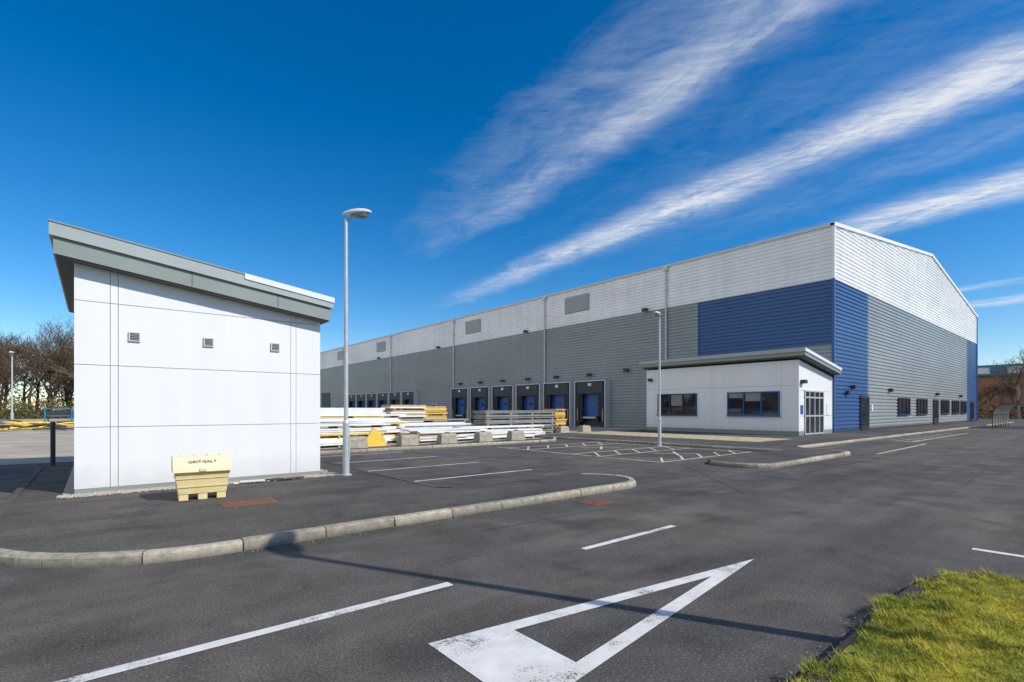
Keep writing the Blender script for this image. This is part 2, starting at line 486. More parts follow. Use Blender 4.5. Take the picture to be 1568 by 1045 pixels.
mb.quad((XM, WY-.1, RID+.12), (XR+.1, WY-.1, EAVE+.1), (XR+.1, YE+.1, EAVE+.1), (XM, YE+.1, RID+.12), 'roof')
mb.build('roof', wh)
mb = MB()
for s in (11.7, 25.7, 42.4, 59.9, 79., 98, 117):
    mb.cyl((WX-.17, WY+s, .1), (WX-.17, WY+s, EAVE), .075, .075, 'trim', 8)
    mb.box(WX-.32, WX-.05, WY+s-.16, WY+s+.16, EAVE-.35, EAVE-.02, 'trim')
    for z_ in (2, 5, 8, 11): mb.box(WX-.27, WX, WY+s-.11, WY+s+.11, z_, z_+.06, 'trim')
mb.build('downpipes', wh)
mb = MB()
for s in (21.4, 38.3, 63.5, 80.5):
    mb.box(WX-.10, WX, WY+s-1.55, WY+s+1.55, 10.75, 12.25, 'grey')
    for k in range(13):
        z_ = 10.83+k*.105
        mb.prismX([(WY+s-1.45, z_), (WY+s+1.45, z_), (WY+s+1.45, z_+.03), (WY+s-1.45, z_+.03)], WX-.14, WX-.10, 'trim')
mb.build('louvres', wh)
mb = MB()
for s, z_ in ((13.6, 9.75), (28.5, 9.75), (46, 9.75), (64, 9.75), (24, 4.75), (28.2, 4.75), (32.4, 4.75), (36.6, 4.75), (19.7, 4.75), (40.8, 4.75), (15.5, 4.9)):
    mb.box(WX-.38, WX-.04, WY+s-.14, WY+s+.14, z_-.08, z_+.1, 'dark')
    mb.box(WX-.42, WX-.3, WY+s-.22, WY+s+.22, z_-.16, z_+.12, 'dark')
for t in (3.2, 11.6, 27, 38): mb.box(WX+t-.15, WX+t+.15, WY-.3, WY-.04, 2.9, 3.15, 'dark')
mb.build('wall_lights', wh)

def dock(s, num):
    mb = MB(); y = WY+s; h = 4.1
    for sg in (-1, 1):
        a = sorted((y+sg*1.25, y+sg*1.75)); mb.box(WX-.62, WX-.03, a[0], a[1], .0, h-.45, 'black')
        a = sorted((y+sg*1.76, y+sg*1.86)); mb.box(WX-.68, WX-.03, a[0], a[1], .0, h, 'trim')
        a = sorted((y+sg*.95, y+sg*1.25)); mb.box(WX-.58, WX-.5, a[0], a[1], .9, h-.5, 'black')
        a = sorted((y+sg*.8, y+sg*1.1)); mb.box(WX-.72, WX-.1, a[0], a[1], .45, 1.0, 'black')
        mb.box(WX-.635, WX-.62, y+sg*1.5-.03, y+sg*1.5+.03, .5, 1.6, 'yellow')
    mb.box(WX-.60, WX-.03, y-1.75, y+1.75, h-.45, h, 'black')
    mb.box(WX-.70, WX-.03, y-1.87, y+1.87, h, h+.09, 'trim')
    mb.box(WX-.64, WX-.60, y-1.5, y+1.5, h-1.1, h-.02, 'dark')
    mb.box(WX-.645, WX-.64, y-.2, y+.2, h-.42, h-.16, 'paper')
    mb.box(WX-.16, WX-.05, y-1.25, y+1.25, .9, 3.3, 'bluedoor')
    for k in range(1, 5): mb.box(WX-.165, WX-.16, y-1.25, y+1.25, .9+k*.48, .915+k*.48, 'navy')
    mb.box(WX-.17, WX-.165, y-.3, y+.3, 2.0, 2.25, 'glass')
    mb.box(WX-.16, WX-.05, y-1.25, y+1.25, 0, .9, 'dark')
    mb.box(WX-.66, WX-.16, y-.95, y+.95, .75, .9, 'galv')
    mb.build('dock_door', wh)
for k in range(6): dock(19.3+k*4.22, k)
for k in range(6): dock(53.5+k*4.1, k)
mb = MB()
for s in (47.2, 82.5):
    mb.box(WX-.10, WX, WY+s-.6, WY+s+.6, 0, 2.35, 'trim'); mb.box(WX-.12, WX-.10, WY+s-.5, WY+s+.5, .02, 2.22, 'navy')
mb.box(WX-.3, WX-.05, WY+49, WY+49.8, 1.2, 2.2, 'paper')
mb.box(WX-.12, WX, WY+86, WY+90.5, 0, 4.8, 'dark')
mb.build('personnel_doors', wh)

def win(mb, axis, a0, a1, z0, z1, plane, n, fr='navy', out=.09):
    def bx(u0, u1, d0, d1, zz0, zz1, m):
        if axis == 'y': mb.box(plane-d1, plane-d0, u0, u1, zz0, zz1, m)
        else: mb.box(u0, u1, plane-d1, plane-d0, zz0, zz1, m)
    bx(a0, a1, 0, out-.05, z0, z1, 'glass')
    w = .06
    bx(a0, a1, 0, out, z0, z0+w, fr); bx(a0, a1, 0, out, z1-w, z1, fr)
    for i in range(n+1):
        c_ = a0+(a1-a0)*i/n; lo = min(max(c_-w/2, a0), a1-w)
        bx(lo, lo+w, 0, out-.003, z0+w, z1-w, fr)
    bx(a0-.05, a1+.05, 0, out+.04, z0-.05, z0, fr)
mb = MB()
for t0, t1 in ((13.9, 17.3), (19.7, 23.2), (29., 32.4), (34, 37.4), (38.5, 41.5)):
    win(mb, 'x', WX+t0, WX+t1, 1.15, 2.5, WY-.06, 3)
for t0, t1 in ((4.8, 6.6), (25.7, 27.7), (44.3, 46.3)):
    mb.box(WX+t0, WX+t1, WY-.13, WY, .12, 2.5, 'navy')
    mb.box(WX+t0+.12, WX+t0+.85, WY-.145, WY-.13, .25, 2.35, 'glass'); mb.box(WX+t0+.97, WX+t1-.1, WY-.145, WY-.13, .25, 2.35, 'glass')
mb.box(WX+7.2, WX+7.5, WY-.1, WY, 1.5, 1.9, 'paper')
mb.box(WX+2.0, WX+2.35, WY-.25, WY, 2.5, 2.75, 'dark')
mb.build('gable_windows_and_doors', wh)

# ------------------------------------------------------------------ reception
rc = empty('reception_building')
RX, RY0, RY1 = 29.9, 11.3, 21.25
def rz_(x): return 4.36-(x-29.5)*.148
mb = MB()
mb.prismY([(RX+.03, .1), (WX-.06, .1), (WX-.06, rz_(WX)+.0), (RX+.03, rz_(RX)+.0)], RY0+.03, RY1-.03, 'seam')
mb.box(RX-.01, RX+.03, RY0, RY1, .1, .33, 'fascia'); mb.box(RX, WX-.07, RY0-.01, RY0+.03, .1, .33, 'fascia')
ys = [RY0, RY0+.9, RY0+4.98, RY0+5.15, RY0+9.2, RY1]
for a, b_ in zip(ys, ys[1:]):
    for z0, z1 in ((.34, 2.90), (2.915, 4.30)):
        mb.box(RX, RX+.03, a+.006, b_-.006, z0, z1, 'panel')
for a, b_ in ((RX, 30.62), (33.45, WX-.07)):
    for z0, z1 in ((.34, 1.18), (1.195, 2.62)):
        mb.box(a+.001, b_-.006, RY0-.001, RY0+.03, z0, z1, 'panel')
mb.prismY([(RX+.001, 2.635), (WX-.07, 2.635), (WX-.07, rz_(WX)), (RX+.001, rz_(RX))], RY0-.001, RY0+.029, 'panel')
mb.build('walls', rc)
mb = MB()
win(mb, 'y', RY0+1.0, RY0+4.05, 1.2, 2.6, RX, 3, 'bluedoor'); win(mb, 'y', RY0+6.1, RY0+9.0, 1.2, 2.6, RX, 3, 'navy')
for (a, b_, z0) in ((RY0+2.05, RY0+2.95, 2.05), (RY0+7.15, RY0+7.95, 1.8), (RY0+3.1, RY0+3.95, 2.25)):
    mb.box(RX-.043, RX-.04, a, b_, z0, 2.53, 'blind')
mb.build('windows', rc)
mb = MB()
mb.box(30.65, 33.4, RY0-.02, RY0+.02, .14, 2.6, 'glass')
for x in (30.63, 31.25, 32.0, 32.72, 33.35): mb.box(x, x+.08, RY0-.06, RY0+.02, .13, 2.62, 'galv')
for z_ in (.13, 1.15, 2.2, 2.56): mb.box(30.63, 33.43, RY0-.05, RY0+.02, z_, z_+.08, 'galv')
mb.box(34.0, 34.5, RY0-.03, RY0, 1.2, 1.9, 'paper'); mb.box(30.1, 30.45, RY0-.03, RY0, 1.3, 1.8, 'bluedoor')
mb.box(30.1, 30.45, RY0-.25, RY0, 3.0, 3.2, 'dark'); mb.box(RX-.3, RX, RY1-.5, RY1-.3, 3.5, 3.7, 'dark')
mb.build('entrance_doors', rc)
mb = MB()
mb.prismY([(29.45, 4.70), (WX-.07, 3.88), (WX-.07, 4.08), (29.45, 4.91)], RY0-.5, RY1+.3, 'fascia_l')
mb.prismY([(29.52, 4.50), (WX-.07, 3.70), (WX-.07, 3.87), (29.52, 4.69)], RY0-.46, RY1+.26, 'fascia')
mb.prismY([(29.54, 4.46), (WX-.07, 3.66), (WX-.07, 3.695), (29.54, 4.495)], RY0-.40, RY1+.2, 'soffit')
mb.prismY([(29.46, 4.75), (WX-.08, 3.93), (WX-.08, 4.06), (29.46, 4.89)], RY0-.505, RY0-.5, 'flash_and_sunlit')
mb.build('roof', rc)

# ------------------------------------------------------------------ small utility building
ub = empty('utility_building')
def uz(x): return 4.08-(x+.50)*.1335
X0, X1, Y0, Y1 = -.26, 3.85, 11.29, 17.1
mb = MB()
mb.prismY([(X0+.03, .1), (X1-.03, .1), (X1-.03, uz(X1)), (X0+.03, uz(X0))], Y0+.03, Y1-.03, 'seam')
mb.box(X0+.005, X1-.005, Y0+.008, Y0+.03, .1, .19, 'fascia')
cols = [(X0, .215), (.222, .325), (.332, 3.225), (3.232, 3.335), (3.342, X1)]
for a, b_ in cols:
    for z0, z1 in ((.195, 1.241), (1.25, 2.316), (2.325, 3.406)):
        mb.box(a, b_, Y0, Y0+.03, z0, z1, 'panel')
    mb.prismY([(a, 3.415), (b_, 3.415), (b_, uz(b_)), (a, uz(a))], Y0, Y0+.03, 'panel')
for z0, z1 in ((.195, 1.24), (1.25, 2.315), (2.325, 3.405)):
    mb.box(X0, X0+.03, Y0+.031, Y1, z0, z1, 'panel'); mb.box(X1-.03, X1, Y0+.031, Y1, z0, z1, 'panel')
    mb.box(X0+.031, X1-.031, Y1-.03, Y1, z0, z1, 'panel')
mb.box(X0, X0+.03, Y0+.031, Y1, 3.415, uz(X0), 'panel')
mb.build('walls', ub, bevel=.003)
mb = MB()
def tz(x): return 4.60-(x+.56)*.1351
mb.prismY([(-.56, 4.37), (4.03, 3.76), (4.03, 3.98), (-.56, 4.60)], 10.97, 17.4, 'fascia_l')
mb.prismY([(-.51, 4.085), (3.98, 3.49), (3.98, 3.755), (-.51, 4.365)], 11.02, 17.35, 'fascia')
mb.prismY([(-.48, 4.06), (3.95, 3.47), (3.95, 3.488), (-.48, 4.083)], 11.05, 17.3, 'soffit')
mb.prismY([(-.57, 4.585), (2.28, tz(2.28)-.015), (2.28, tz(2.28)+.012), (-.57, 4.61)], 10.955, 17.41, 'fascia')
mb.prismY([(2.28, tz(2.28)-.10), (4.045, tz(4.045)-.10), (4.045, tz(4.045)+.012), (2.28, tz(2.28)+.012)], 10.95, 17.41, 'flash_and_sunlit')  # pale colour paints in the sunlit right part of the roof edge
for xx in (1.4, 2.9):
    zz = 4.085-(xx+.51)*.1325
    mb.box(xx, xx+.012, 11.014, 11.02, zz+.02, zz+.26, 'soffit')
mb.build('roof', ub)
mb = MB()
for x in (.56, 1.71, 2.92):
    mb.box(x-.085, x+.085, Y0-.035, Y0, 2.77, 2.94, 'trim')
    mb.box(x-.065, x+.065, Y0-.037, Y0-.035, 2.79, 2.92, 'dark')
    for k in range(4): mb.box(x-.06, x+.06, Y0-.05, Y0-.037, 2.80+k*.03, 2.812+k*.03, 'seam')
mb.build('wall_vents', ub)
sheet('gravel_border', [(X0-.15, Y0-.3), (X1+.3, Y0-.3), (X1+.3, Y1+.3), (X0-.15, Y1+.3)], .113, 'gravel')
mb = MB()
for i in range(1500):
    side = R.random()
    if side < .75: x = R.uniform(X0-.2, X1+.35); y = Y0-R.random()**1.5*.42
    else: x = X1+R.random()*.36; y = R.uniform(Y0-.3, Y1)
    r_ = R.uniform(.008, .024); zz = .114
    vs = [(x-r_, y-r_*.7, zz), (x+r_, y-r_*.8, zz), (x+r_*.8, y+r_, zz), (x-r_*.9, y+r_*.8, zz), (x+R.uniform(-.4, .4)*r_, y, zz+r_*1.1)]
    mb.add(vs, [(0, 1, 4), (1, 2, 4), (2, 3, 4), (3, 0, 4)], 'gravel')
mb.build('gravel_stones')
mb = MB()
for i in range(7):
    x = R.uniform(2.1, 3.3); y = R.uniform(10.7, 11.0); a = R.uniform(-.4, .4); l = R.uniform(.12, .35)
    mb.box(-l, l, -.02, .02, 0, .03, R.choice(['wood', 'rust', 'dark', 'wrap']), Matrix.Translation((x, y, .115+i*.004)) @ Matrix.Rotation(a, 4, 'Z'))
mb.build('timber_scraps')

# ------------------------------------------------------------------ street lamps
def lamp(loc, h, rz=0, s=1):
    e = empty('street_lamp', loc, rz)
    mb = MB()
    mb.cyl((0, 0, -.05), (0, 0, .02), .12*s, .12*s, 'galv', 14)
    mb.cyl((0, 0, 0), (0, 0, 1.15), .072*s, .072*s, 'galv', 14); mb.cyl((0, 0, 1.15), (0, 0, 1.22), .072*s, .048*s, 'galv', 14)
    mb.cyl((0, 0, 1.22), (0, 0, h-.12), .048*s, .034*s, 'galv', 14)
    mb.cyl((0, .03, h-.12), (0, -.12, h-.02), .034*s, .03*s, 'galv', 10)
    mb.box(-.04, .04, -.075*s-.002, -.06*s, .35, .85, 'galv')
    mb.build('column', e)
    hb = MB(); prof = [(-.06, .035, .03), (0, .055, .05), (.12, .10, .08), (.28, .13, .10), (.44, .115, .085), (.54, .07, .055), (.58, .02, .015)]
    n = 12; rings = []
    for (d, w, t) in prof:
        rings.append([(math.cos(2*math.pi*i/n)*w*s, .02-d*s, h+.03*s+d*.06+(math.sin(2*math.pi*i/n)*t*s*(1.0 if math.sin(2*math.pi*i/n) > 0 else .35))) for i in range(n)])
    vs = [p for r_ in rings for p in r_]; fs = []
    for k in range(len(rings)-1):
        for i in range(n): fs.append((k*n+i, k*n+(i+1) % n, (k+1)*n+(i+1) % n, (k+1)*n+i))
    fs.append(tuple(range(n))); fs.append(tuple(range((len(rings)-1)*n, len(rings)*n)))
    hb.add(vs, fs, 'lampgrey'); hb.build('lamp_head', e, smooth=True)
    gb = MB(); rings = []
    for (z_, k) in ((0.01, 1), (-.04, .9), (-.075, .6), (-.09, .1)):
        rings.append([(math.cos(2*math.pi*i/n)*.095*k*s, -.30*s+math.sin(2*math.pi*i/n)*.2*k*s, h+.02*s+z_*s) for i in range(n)])
    vs = [p for r_ in rings for p in r_]; fs = []
    for k in range(3):
        for i in range(n): fs.append((k*n+i, k*n+(i+1) % n, (k+1)*n+(i+1) % n, (k+1)*n+i))
    fs.append(tuple(range(3*n, 4*n))); gb.add(vs, fs, 'lens'); gb.build('lens', e, smooth=True)
    return e
lamp((4.27, 10.87, .108), 5.72, math.radians(52), 1.0)
lamp((18.62, 12.57, 0), 5.55, math.radians(-75))
lamp((4.92, -.96, .09), 5.8, math.radians(180), 1.35)
lamp((-7.3, 81.8, 0), 8., 0, 1.9)

e = empty('bollard', (-.85, 18.3, 0)); mb = MB()
mb.cyl((0, 0, 0), (0, 0, 1.18), .055, .055, 'dark', 12); mb.cyl((0, 0, 1.18), (0, 0, 1.22), .062, .05, 'dark', 12); mb.cyl((0, 0, 0), (0, 0, .03), .11, .11, 'dark', 12)
mb.build('post', e)

# ------------------------------------------------------------------ grit bin
e = empty('grit_bin', (1.36, 9.62, .108), math.radians(-4)); mb = MB()
def taper(mb, w0, d0, z0, w1, d1, z1, m, yo0=0, yo1=0):
    vs = [(-w0/2, -d0/2+yo0, z0), (w0/2, -d0/2+yo0, z0), (w0/2, d0/2+yo0, z0), (-w0/2, d0/2+yo0, z0),
          (-w1/2, -d1/2+yo1, z1), (w1/2, -d1/2+yo1, z1), (w1/2, d1/2+yo1, z1), (-w1/2, d1/2+yo1, z1)]
    mb.add(vs, [(0, 3, 2, 1), (4, 5, 6, 7), (0, 1, 5, 4), (1, 2, 6, 5), (2, 3, 7, 6), (3, 0, 4, 7)], m)
for x in (-.26, 0, .26): mb.box(x-.065, x+.065, -.21, .21, 0, .10, 'bin')
taper(mb, .66, .44, .10, .69, .47, .20, 'bin'); taper(mb, .70, .48, .20, .73, .51, .215, 'bin')
taper(mb, .69, .47, .215, .73, .50, .34, 'bin'); taper(mb, .75, .53, .34, .75, .53, .355, 'bin'); taper(mb, .73, .50, .355, .765, .54, .45, 'bin')
mb.build('body', e, bevel=.012)
mb = MB()
mb.prismX([(-.32, .45), (.30, .45), (.30, .66), (.18, .69), (-.10, .68), (-.31, .52)], -.405, .405, 'binlid')
for x in (-.27, -.09, .09, .27): mb.box(x-.012, x+.012, -.02, .2, .682, .70, 'binlid')
mb.box(-.05, .05, -.335, -.31, .46, .51, 'bin')
mb.build('lid', e, bevel=.015)
cu = bpy.data.curves.new('lettering', 'FONT'); cu.body = 'GRIT/SALT'; cu.size = .085; cu.align_x = 'CENTER'; cu.extrude = .001
to = bpy.data.objects.new('lettering', cu); COL.objects.link(to); cu.materials.append(M['dark']); to.parent = e
to.rotation_euler = (math.atan2(.16, .21), 0, 0); to.location = (0, -.235, .592)

for i, x in enumerate((8.1, 10.4, 12.4, 14.45, 16.5, 20.8, 23.4, 25.5)):
    e = empty('concrete_block', (x, 19.6+(0 if i < 5 else 3.5), .0), R.uniform(-.15, .15)); mb = MB()
    taper(mb, .85, .5, 0, .80, .46, .32, 'block'); taper(mb, .80, .46, .32, .72, .36, .47, 'block')
    mb.box(-.12, .12, -.02, .02, .44, .53, 'rust'); mb.build('block', e, bevel=.02)

# ------------------------------------------------------------------ material stacks
def stack(name, x0, x1, y0, y1, z1, mats, layer=.12, bearer=True, rz=0, endmat=None, jit=.08):
    e = empty(name, ((x0+x1)/2, (y0+y1)/2, .004), rz); mb = MB()
    hx = (x1-x0)/2; hy = (y1-y0)/2; z_ = 0; k = 0
    while z_ < z1-.02:
        if bearer and k % 4 == 0:
            nb = max(2, int(2*hx/1.2))
            for i in range(nb):
                bx_ = -hx+.2+i*(2*hx-.4)/(nb-1); mb.box(bx_-.05, bx_+.05, -hy, hy, z_, z_+.09, 'wood')
            z_ += .092
        m_ = mats[k % len(mats)]; j = R.uniform(-jit, jit); jj = R.uniform(-.05, .05)
        T4 = Matrix.Rotation(R.uniform(-.02, .02)*(jit > .1), 4, 'Z')
        mb.box(-hx+j, hx+j, -hy+jj, hy+jj, z_, z_+layer, m_, T4)
        if endmat: mb.box(hx+j, hx+j+.02, -hy+jj, hy+jj, z_, z_+layer, endmat)
        z_ += layer+.004; k += 1
    return mb.build('sheets', e, bevel=.008)
stack('panel_stack', 17.4, 23.0, 23.4, 24.6, 1.5, ['stackgrey'], .05, endmat='wood', jit=.03)
stack('timber_stack', 23.05, 24.0, 23.4, 24.5, 1.45, ['wood', 'yellow', 'wood'], .09)
stack('panel_stack', 11.2, 15.4, 20.6, 21.5, .62, ['wrap', 'wrap', 'wrap', 'wood'], .06, rz=.05, jit=.3)
stack('panel_stack', 14.6, 20.4, 21.6, 22.4, .55, ['wrap'], .09, rz=-.03, jit=.35)
stack('panel_stack', 13.0, 18.6, 20.5, 21.2, .36, ['wrap'], .06, rz=-.07, jit=.35)
stack('panel_stack', 5.5, 9.9, 20.4, 21.4, .95, ['wrap', 'wrap', 'wrap', 'wrap', 'yellow'], .07, rz=.08, jit=.3)
stack('panel_stack', 6.6, 11.2, 21.6, 22.6, 1.2, ['wrap', 'wrap', 'wrap', 'yellow', 'wrap'], .07, rz=-.06, jit=.35)
stack('panel_stack', 7.0, 12.2, 25.6, 26.8, 1.65, ['wrap', 'wrap', 'wrap', 'yellow'], .12)
stack('timber_stack', 13.0, 15.3, 26.4, 27.6, 1.75, ['wrap', 'wood', 'wrap', 'wood'], .10)
stack('timber_stack', 15.6, 17.2, 27.2, 28.2, 1.75, ['yellow', 'wood'], .12)
stack('panel_stack', 11.8, 16.4, 23.6, 24.6, .95, ['wrap', 'wrap', 'stackgrey'], .08, rz=.04, jit=.3)
e = empty('insulation_board', (9.2, 20.15, .0), .2); mb = MB()
mb.prismY([(-.55, 0), (.55, 0), (.45, .28), (.0, .75), (-.15, .78), (-.45, .35)], -.04, .04, 'yellow'); mb.build('board', e)

for (x, y) in ((-2.6, 67.), (-.2, 69.5), (-20, 62.)):
    e = empty('steel_rack', (x, y, 0), R.uniform(-.2, .2)); mb = MB()
    for a in (-1, 1):
        for b_ in (-.5, .5): mb.box(a-.05, a+.05, b_-.05, b_+.05, 0, 1.7, 'bluesteel')
    for z_ in (.2, .9, 1.6): mb.box(-1.05, 1.05, -.55, .55, z_, z_+.08, 'bluesteel')
    mb.box(-.9, .9, -.45, .45, .98, 1.4, 'dark'); mb.build('rack', e)
for i in range(34):
    if i < 24: x = R.uniform(-9.5, -.8); y = R.uniform(50, 66)
    else: x = R.uniform(-28, -10); y = R.uniform(44, 70)
    e = empty('steel_frame', (x, y, 0), R.uniform(-.9, .9)); mb = MB()
    for q in range(R.randint(1, 4)):
        ox, oy, a = R.uniform(-.8, .8), R.uniform(-.5, .5), R.uniform(-.6, .6)
        T4 = Matrix.Translation((ox, oy, .02+q*.14)) @ Matrix.Rotation(a, 4, 'Z')
        mcol = R.choice(['yellow', 'yellow', 'yellow', 'dark'])
        # bowed rails with spacers
        for w0 in (0, .62):
            pr = None
            for u in range(7):
                xx = -1.3+u*.433; zz = .10+.18*math.sin(u/6*math.pi)*(1 if q % 2 else .2)
                if pr: mb.cyl(T4 @ Vector((pr[0], w0, pr[1])), T4 @ Vector((xx, w0, zz)), .06, .06, mcol, 5)
                pr = (xx, zz)
        for u in (-1.2, 0, 1.1): mb.box(u, u+.1, .03, .6, .06, .14, mcol, T4)
    mb.build('frame', e)

# ------------------------------------------------------------------ cycle shelter
e = empty('cycle_shelter', (56.5, 5.6, 0), 0); mb = MB(); L = 9.; W = 2.1; H = 2.05
def arc(t): return (W/2*math.cos(t), H*.45*math.sin(t)+H*.55)
for k in range(7):
    x = L*k/6
    pts = [(-W/2, 0)]+[(-arc(t)[0], arc(t)[1]) for t in [math.pi*i/12 for i in range(13)]]+[(W/2, 0)]
    for a, b_ in zip(pts, pts[1:]): mb.cyl((x, a[0], a[1]), (x, b_[0], b_[1]), .03, .03, 'dark', 6)
for t in (0, math.pi/4, math.pi/2, 3*math.pi/4, math.pi):
    a = arc(t); mb.cyl((0, -a[0], a[1]), (L, -a[0], a[1]), .025, .025, 'dark', 6)
mb.build('frame', e)
mb = MB()
for i in range(12):
    a = arc(math.pi*i/12); b_ = arc(math.pi*(i+1)/12)
    mb.quad((0, a[0]*.97, a[1]*.985), (L, a[0]*.97, a[1]*.985), (L, b_[0]*.97, b_[1]*.985), (0, b_[0]*.97, b_[1]*.985), 'poly')
for s in (-1, 1): mb.quad((0, s*W/2*.97, .3), (L, s*W/2*.97, .3), (L, s*W/2*.97, 1.1), (0, s*W/2*.97, 1.1), 'poly')
mb.build('canopy', e)

e = empty('brick_warehouse'); mb = MB()
mb.box(150, 200, -45, 45, 0, 8.9, 'brick')
mb.prismX([(-45, 8.9), (45, 8.9), (45, 11.2), (-45, 11.2)], 149.5, 200, 'bluesteel')
for k in range(14): mb.box(149.4, 149.5, -44+k*6.2, -40.5+k*6.2, 9.3, 10.7, 'wrap')
for k in range(18): mb.box(149.7, 150, -44+k*5, -43.6+k*5, 0, 8.9, 'soffit')
mb.build('walls', e)

# ------------------------------------------------------------------ trees
def bare_tree(V, F, MI, base, h, rng):
    def seg(p0, p1, r0, r1, mi):
        d = (p1-p0).normalized(); a = d.orthogonal().normalized(); b_ = d.cross(a); o = len(V)
        for p, r_ in ((p0, r0), (p1, r1)):
            for i in range(3):
                t = 2.094*i; V.append(tuple(p+(a*math.cos(t)+b_*math.sin(t))*r_))
        for i in range(3): F.append((o+i, o+(i+1) % 3, o+(i+1) % 3+3, o+i+3)); MI.append(mi)
    def grow(p, d, l, r_, lv):
        bend = Vector((rng.uniform(-.2, .2), rng.uniform(-.2, .2), rng.uniform(0, .15)))
        mid = p+d*l*.5; d2 = (d+bend).normalized(); end = mid+d2*l*.5
        seg(p, mid, r_, r_*.8, 0 if lv < 3 else 1); seg(mid, end, r_*.8, r_*.55, 0 if lv < 3 else 1)
        if lv >= 5: return
        n = 4 if lv < 4 else 3
        for i in range(n):
            f = rng.uniform(.35, 1.0) if i < n-1 else 1
            q = p.lerp(mid, f*2) if f < .5 else mid.lerp(end, f*2-1)
            ax = Vector((rng.uniform(-1, 1), rng.uniform(-1, 1), rng.uniform(-.25, .8))).normalized()
            nd = (d2*.75+ax*.75).normalized(); grow(q, nd, l*rng.uniform(.55, .78), max(r_*.5, .024), lv+1)
    grow(Vector(base), Vector((rng.uniform(-.08, .08), rng.uniform(-.08, .08), 1)).normalized(), h*.36, h*.016, 0)

def clump(V, F, MI, c, rx, rz, n, rng, mi, size=.3):
    for _ in range(n):
        t = rng.uniform(0, 2*math.pi); q = rng.random()**.5; zf = rng.random()
        rr = rx*q*(1-.6*zf*zf)
        p = Vector((c[0]+rr*math.cos(t), c[1]+rr*math.sin(t), c[2]+zf*rz*(1-.3*q)))
        a = Vector((rng.uniform(-1, 1), rng.uniform(-1, 1), rng.uniform(-1, 1))).normalized()*size*rng.uniform(.5, 1.3)
        b_ = a.orthogonal().normalized()*a.length*rng.uniform(.25, .7); o = len(V)
        V += [tuple(p-a), tuple(p+b_), tuple(p+a), tuple(p-b_)]; F.append((o, o+1, o+2, o+3)); MI.append(mi)

def forest(name, spots, scrubs, dens=130, size=.28):
    V = []; F = []; MI = []; rng = random.Random(5)
    for (x, y, h) in spots: bare_tree(V, F, MI, (x, y, 0), h, rng)
    for (x, y, r_, h, mi) in scrubs: clump(V, F, MI, (x, y, 0), r_, h, int(dens*r_), rng, mi, size)
    me = bpy.data.meshes.new(name); me.from_pydata(V, [], F)
    for m_ in ('bark', 'twig', 'scrub', 'scrub2'): me.materials.append(M[m_])
    me.polygons.foreach_set("material_index", MI); me.update()
    o = bpy.data.objects.new(name, me); COL.objects.link(o)
T = random.Random(3)
spots = [(x+T.uniform(-1.5, 1.5), 120+T.uniform(-3, 18), T.uniform(15, 20)) for x in [-26+i*.95 for i in range(32)]]
spots += [(x+T.uniform(-1.5, 1.5), 122+T.uniform(-3, 10), T.uniform(13, 18)) for x in [-56+i*3 for i in range(10)]]
scr = [(x+T.uniform(-2, 2), 117+T.uniform(-3, 3), T.uniform(2.0, 3.6), T.uniform(2.5, 5), T.choice([2, 3, 2])) for x in [-56+i*2.6 for i in range(25)]]
scr += [(x+T.uniform(-2, 2), 131+T.uniform(-3, 6), T.uniform(3, 5), T.uniform(8, 12), 3) for x in [-56+i*2.0 for i in range(32)]]
forest('background_trees', spots, scr, 140, .22)
spots = [(T.uniform(112, 128), 2+i*3.0, T.uniform(6, 10)) for i in range(5)]+[(112, 10.2, 15)]
scr = [(T.uniform(116, 132), -8+i*1.9, T.uniform(1.6, 2.6), T.uniform(1.5, 3.4), T.choice([3, 3, 2])) for i in range(16)]
forest('background_trees', spots, scr, 110, .22)
scr = []
for i in range(40): scr.append((-85+T.uniform(-5, 5), -120+i*5.5, T.uniform(4, 6), T.uniform(6, 11), 3))
for i in range(40): scr.append((-80+i*6, -95+T.uniform(-5, 5), T.uniform(4, 6), T.uniform(6, 11), 3))
forest('background_trees', [], scr, 60, .9)

# ------------------------------------------------------------------ grass
def blades(name, x, y, zb0, parent, hs=1.0, seed=1):
    rs = np.random.RandomState(seed); n = len(x)
    cl = (np.sin(x*5.1+np.sin(y*4.3)*1.7)*np.cos(y*6.2+np.sin(x*3.7)*2)+1)/2
    c2 = (np.sin(x*17+np.sin(y*13)*2)*np.cos(y*19+np.sin(x*11)*2)+1)/2
    hh = (.008+.018*cl+.012*c2)*rs.uniform(.5, 1.7, n)*hs; th = rs.uniform(0, 2*np.pi, n); lean = rs.uniform(.5, 1.8, n)*hh
    wd = rs.uniform(.0015, .0035, n)
    P = np.zeros((n, 3, 3)); zb = zb0-.006+.05*cl*c2
    P[:, 0] = np.stack([x-np.sin(th)*wd, y+np.cos(th)*wd, zb], 1); P[:, 1] = np.stack([x+np.sin(th)*wd, y-np.cos(th)*wd, zb], 1)
    P[:, 2] = np.stack([x+np.cos(th)*lean, y+np.sin(th)*lean, zb+hh], 1)
    me = bpy.data.meshes.new(name); me.from_pydata(P.reshape(-1, 3).tolist(), [], np.arange(3*n).reshape(-1, 3).tolist())
    me.materials.append(M['blade']); o = bpy.data.objects.new(name, me); COL.objects.link(o); o.parent = parent
gv = island('grass_verge', [(-16, -9, 0), (6.1, -9, 0), (6.1, 1.13, .7), (-16, 1.13, 0)], 'grassbase', h=.10, kmat='soil_and_shade')  # dark kerb colour paints in the shadow line along the grass edge
rs = np.random.RandomState(4); n = 130000
x = np.where(rs.rand(n) < .88, rs.uniform(2.4, 6.12, n), rs.uniform(-5, 2.4, n)); y = 1.16-np.abs(rs.rand(n))**1.25*3.0
edge = .06*np.sin(x*3.1)+.035*np.sin(x*8.3+1)+.02*np.sin(x*23)
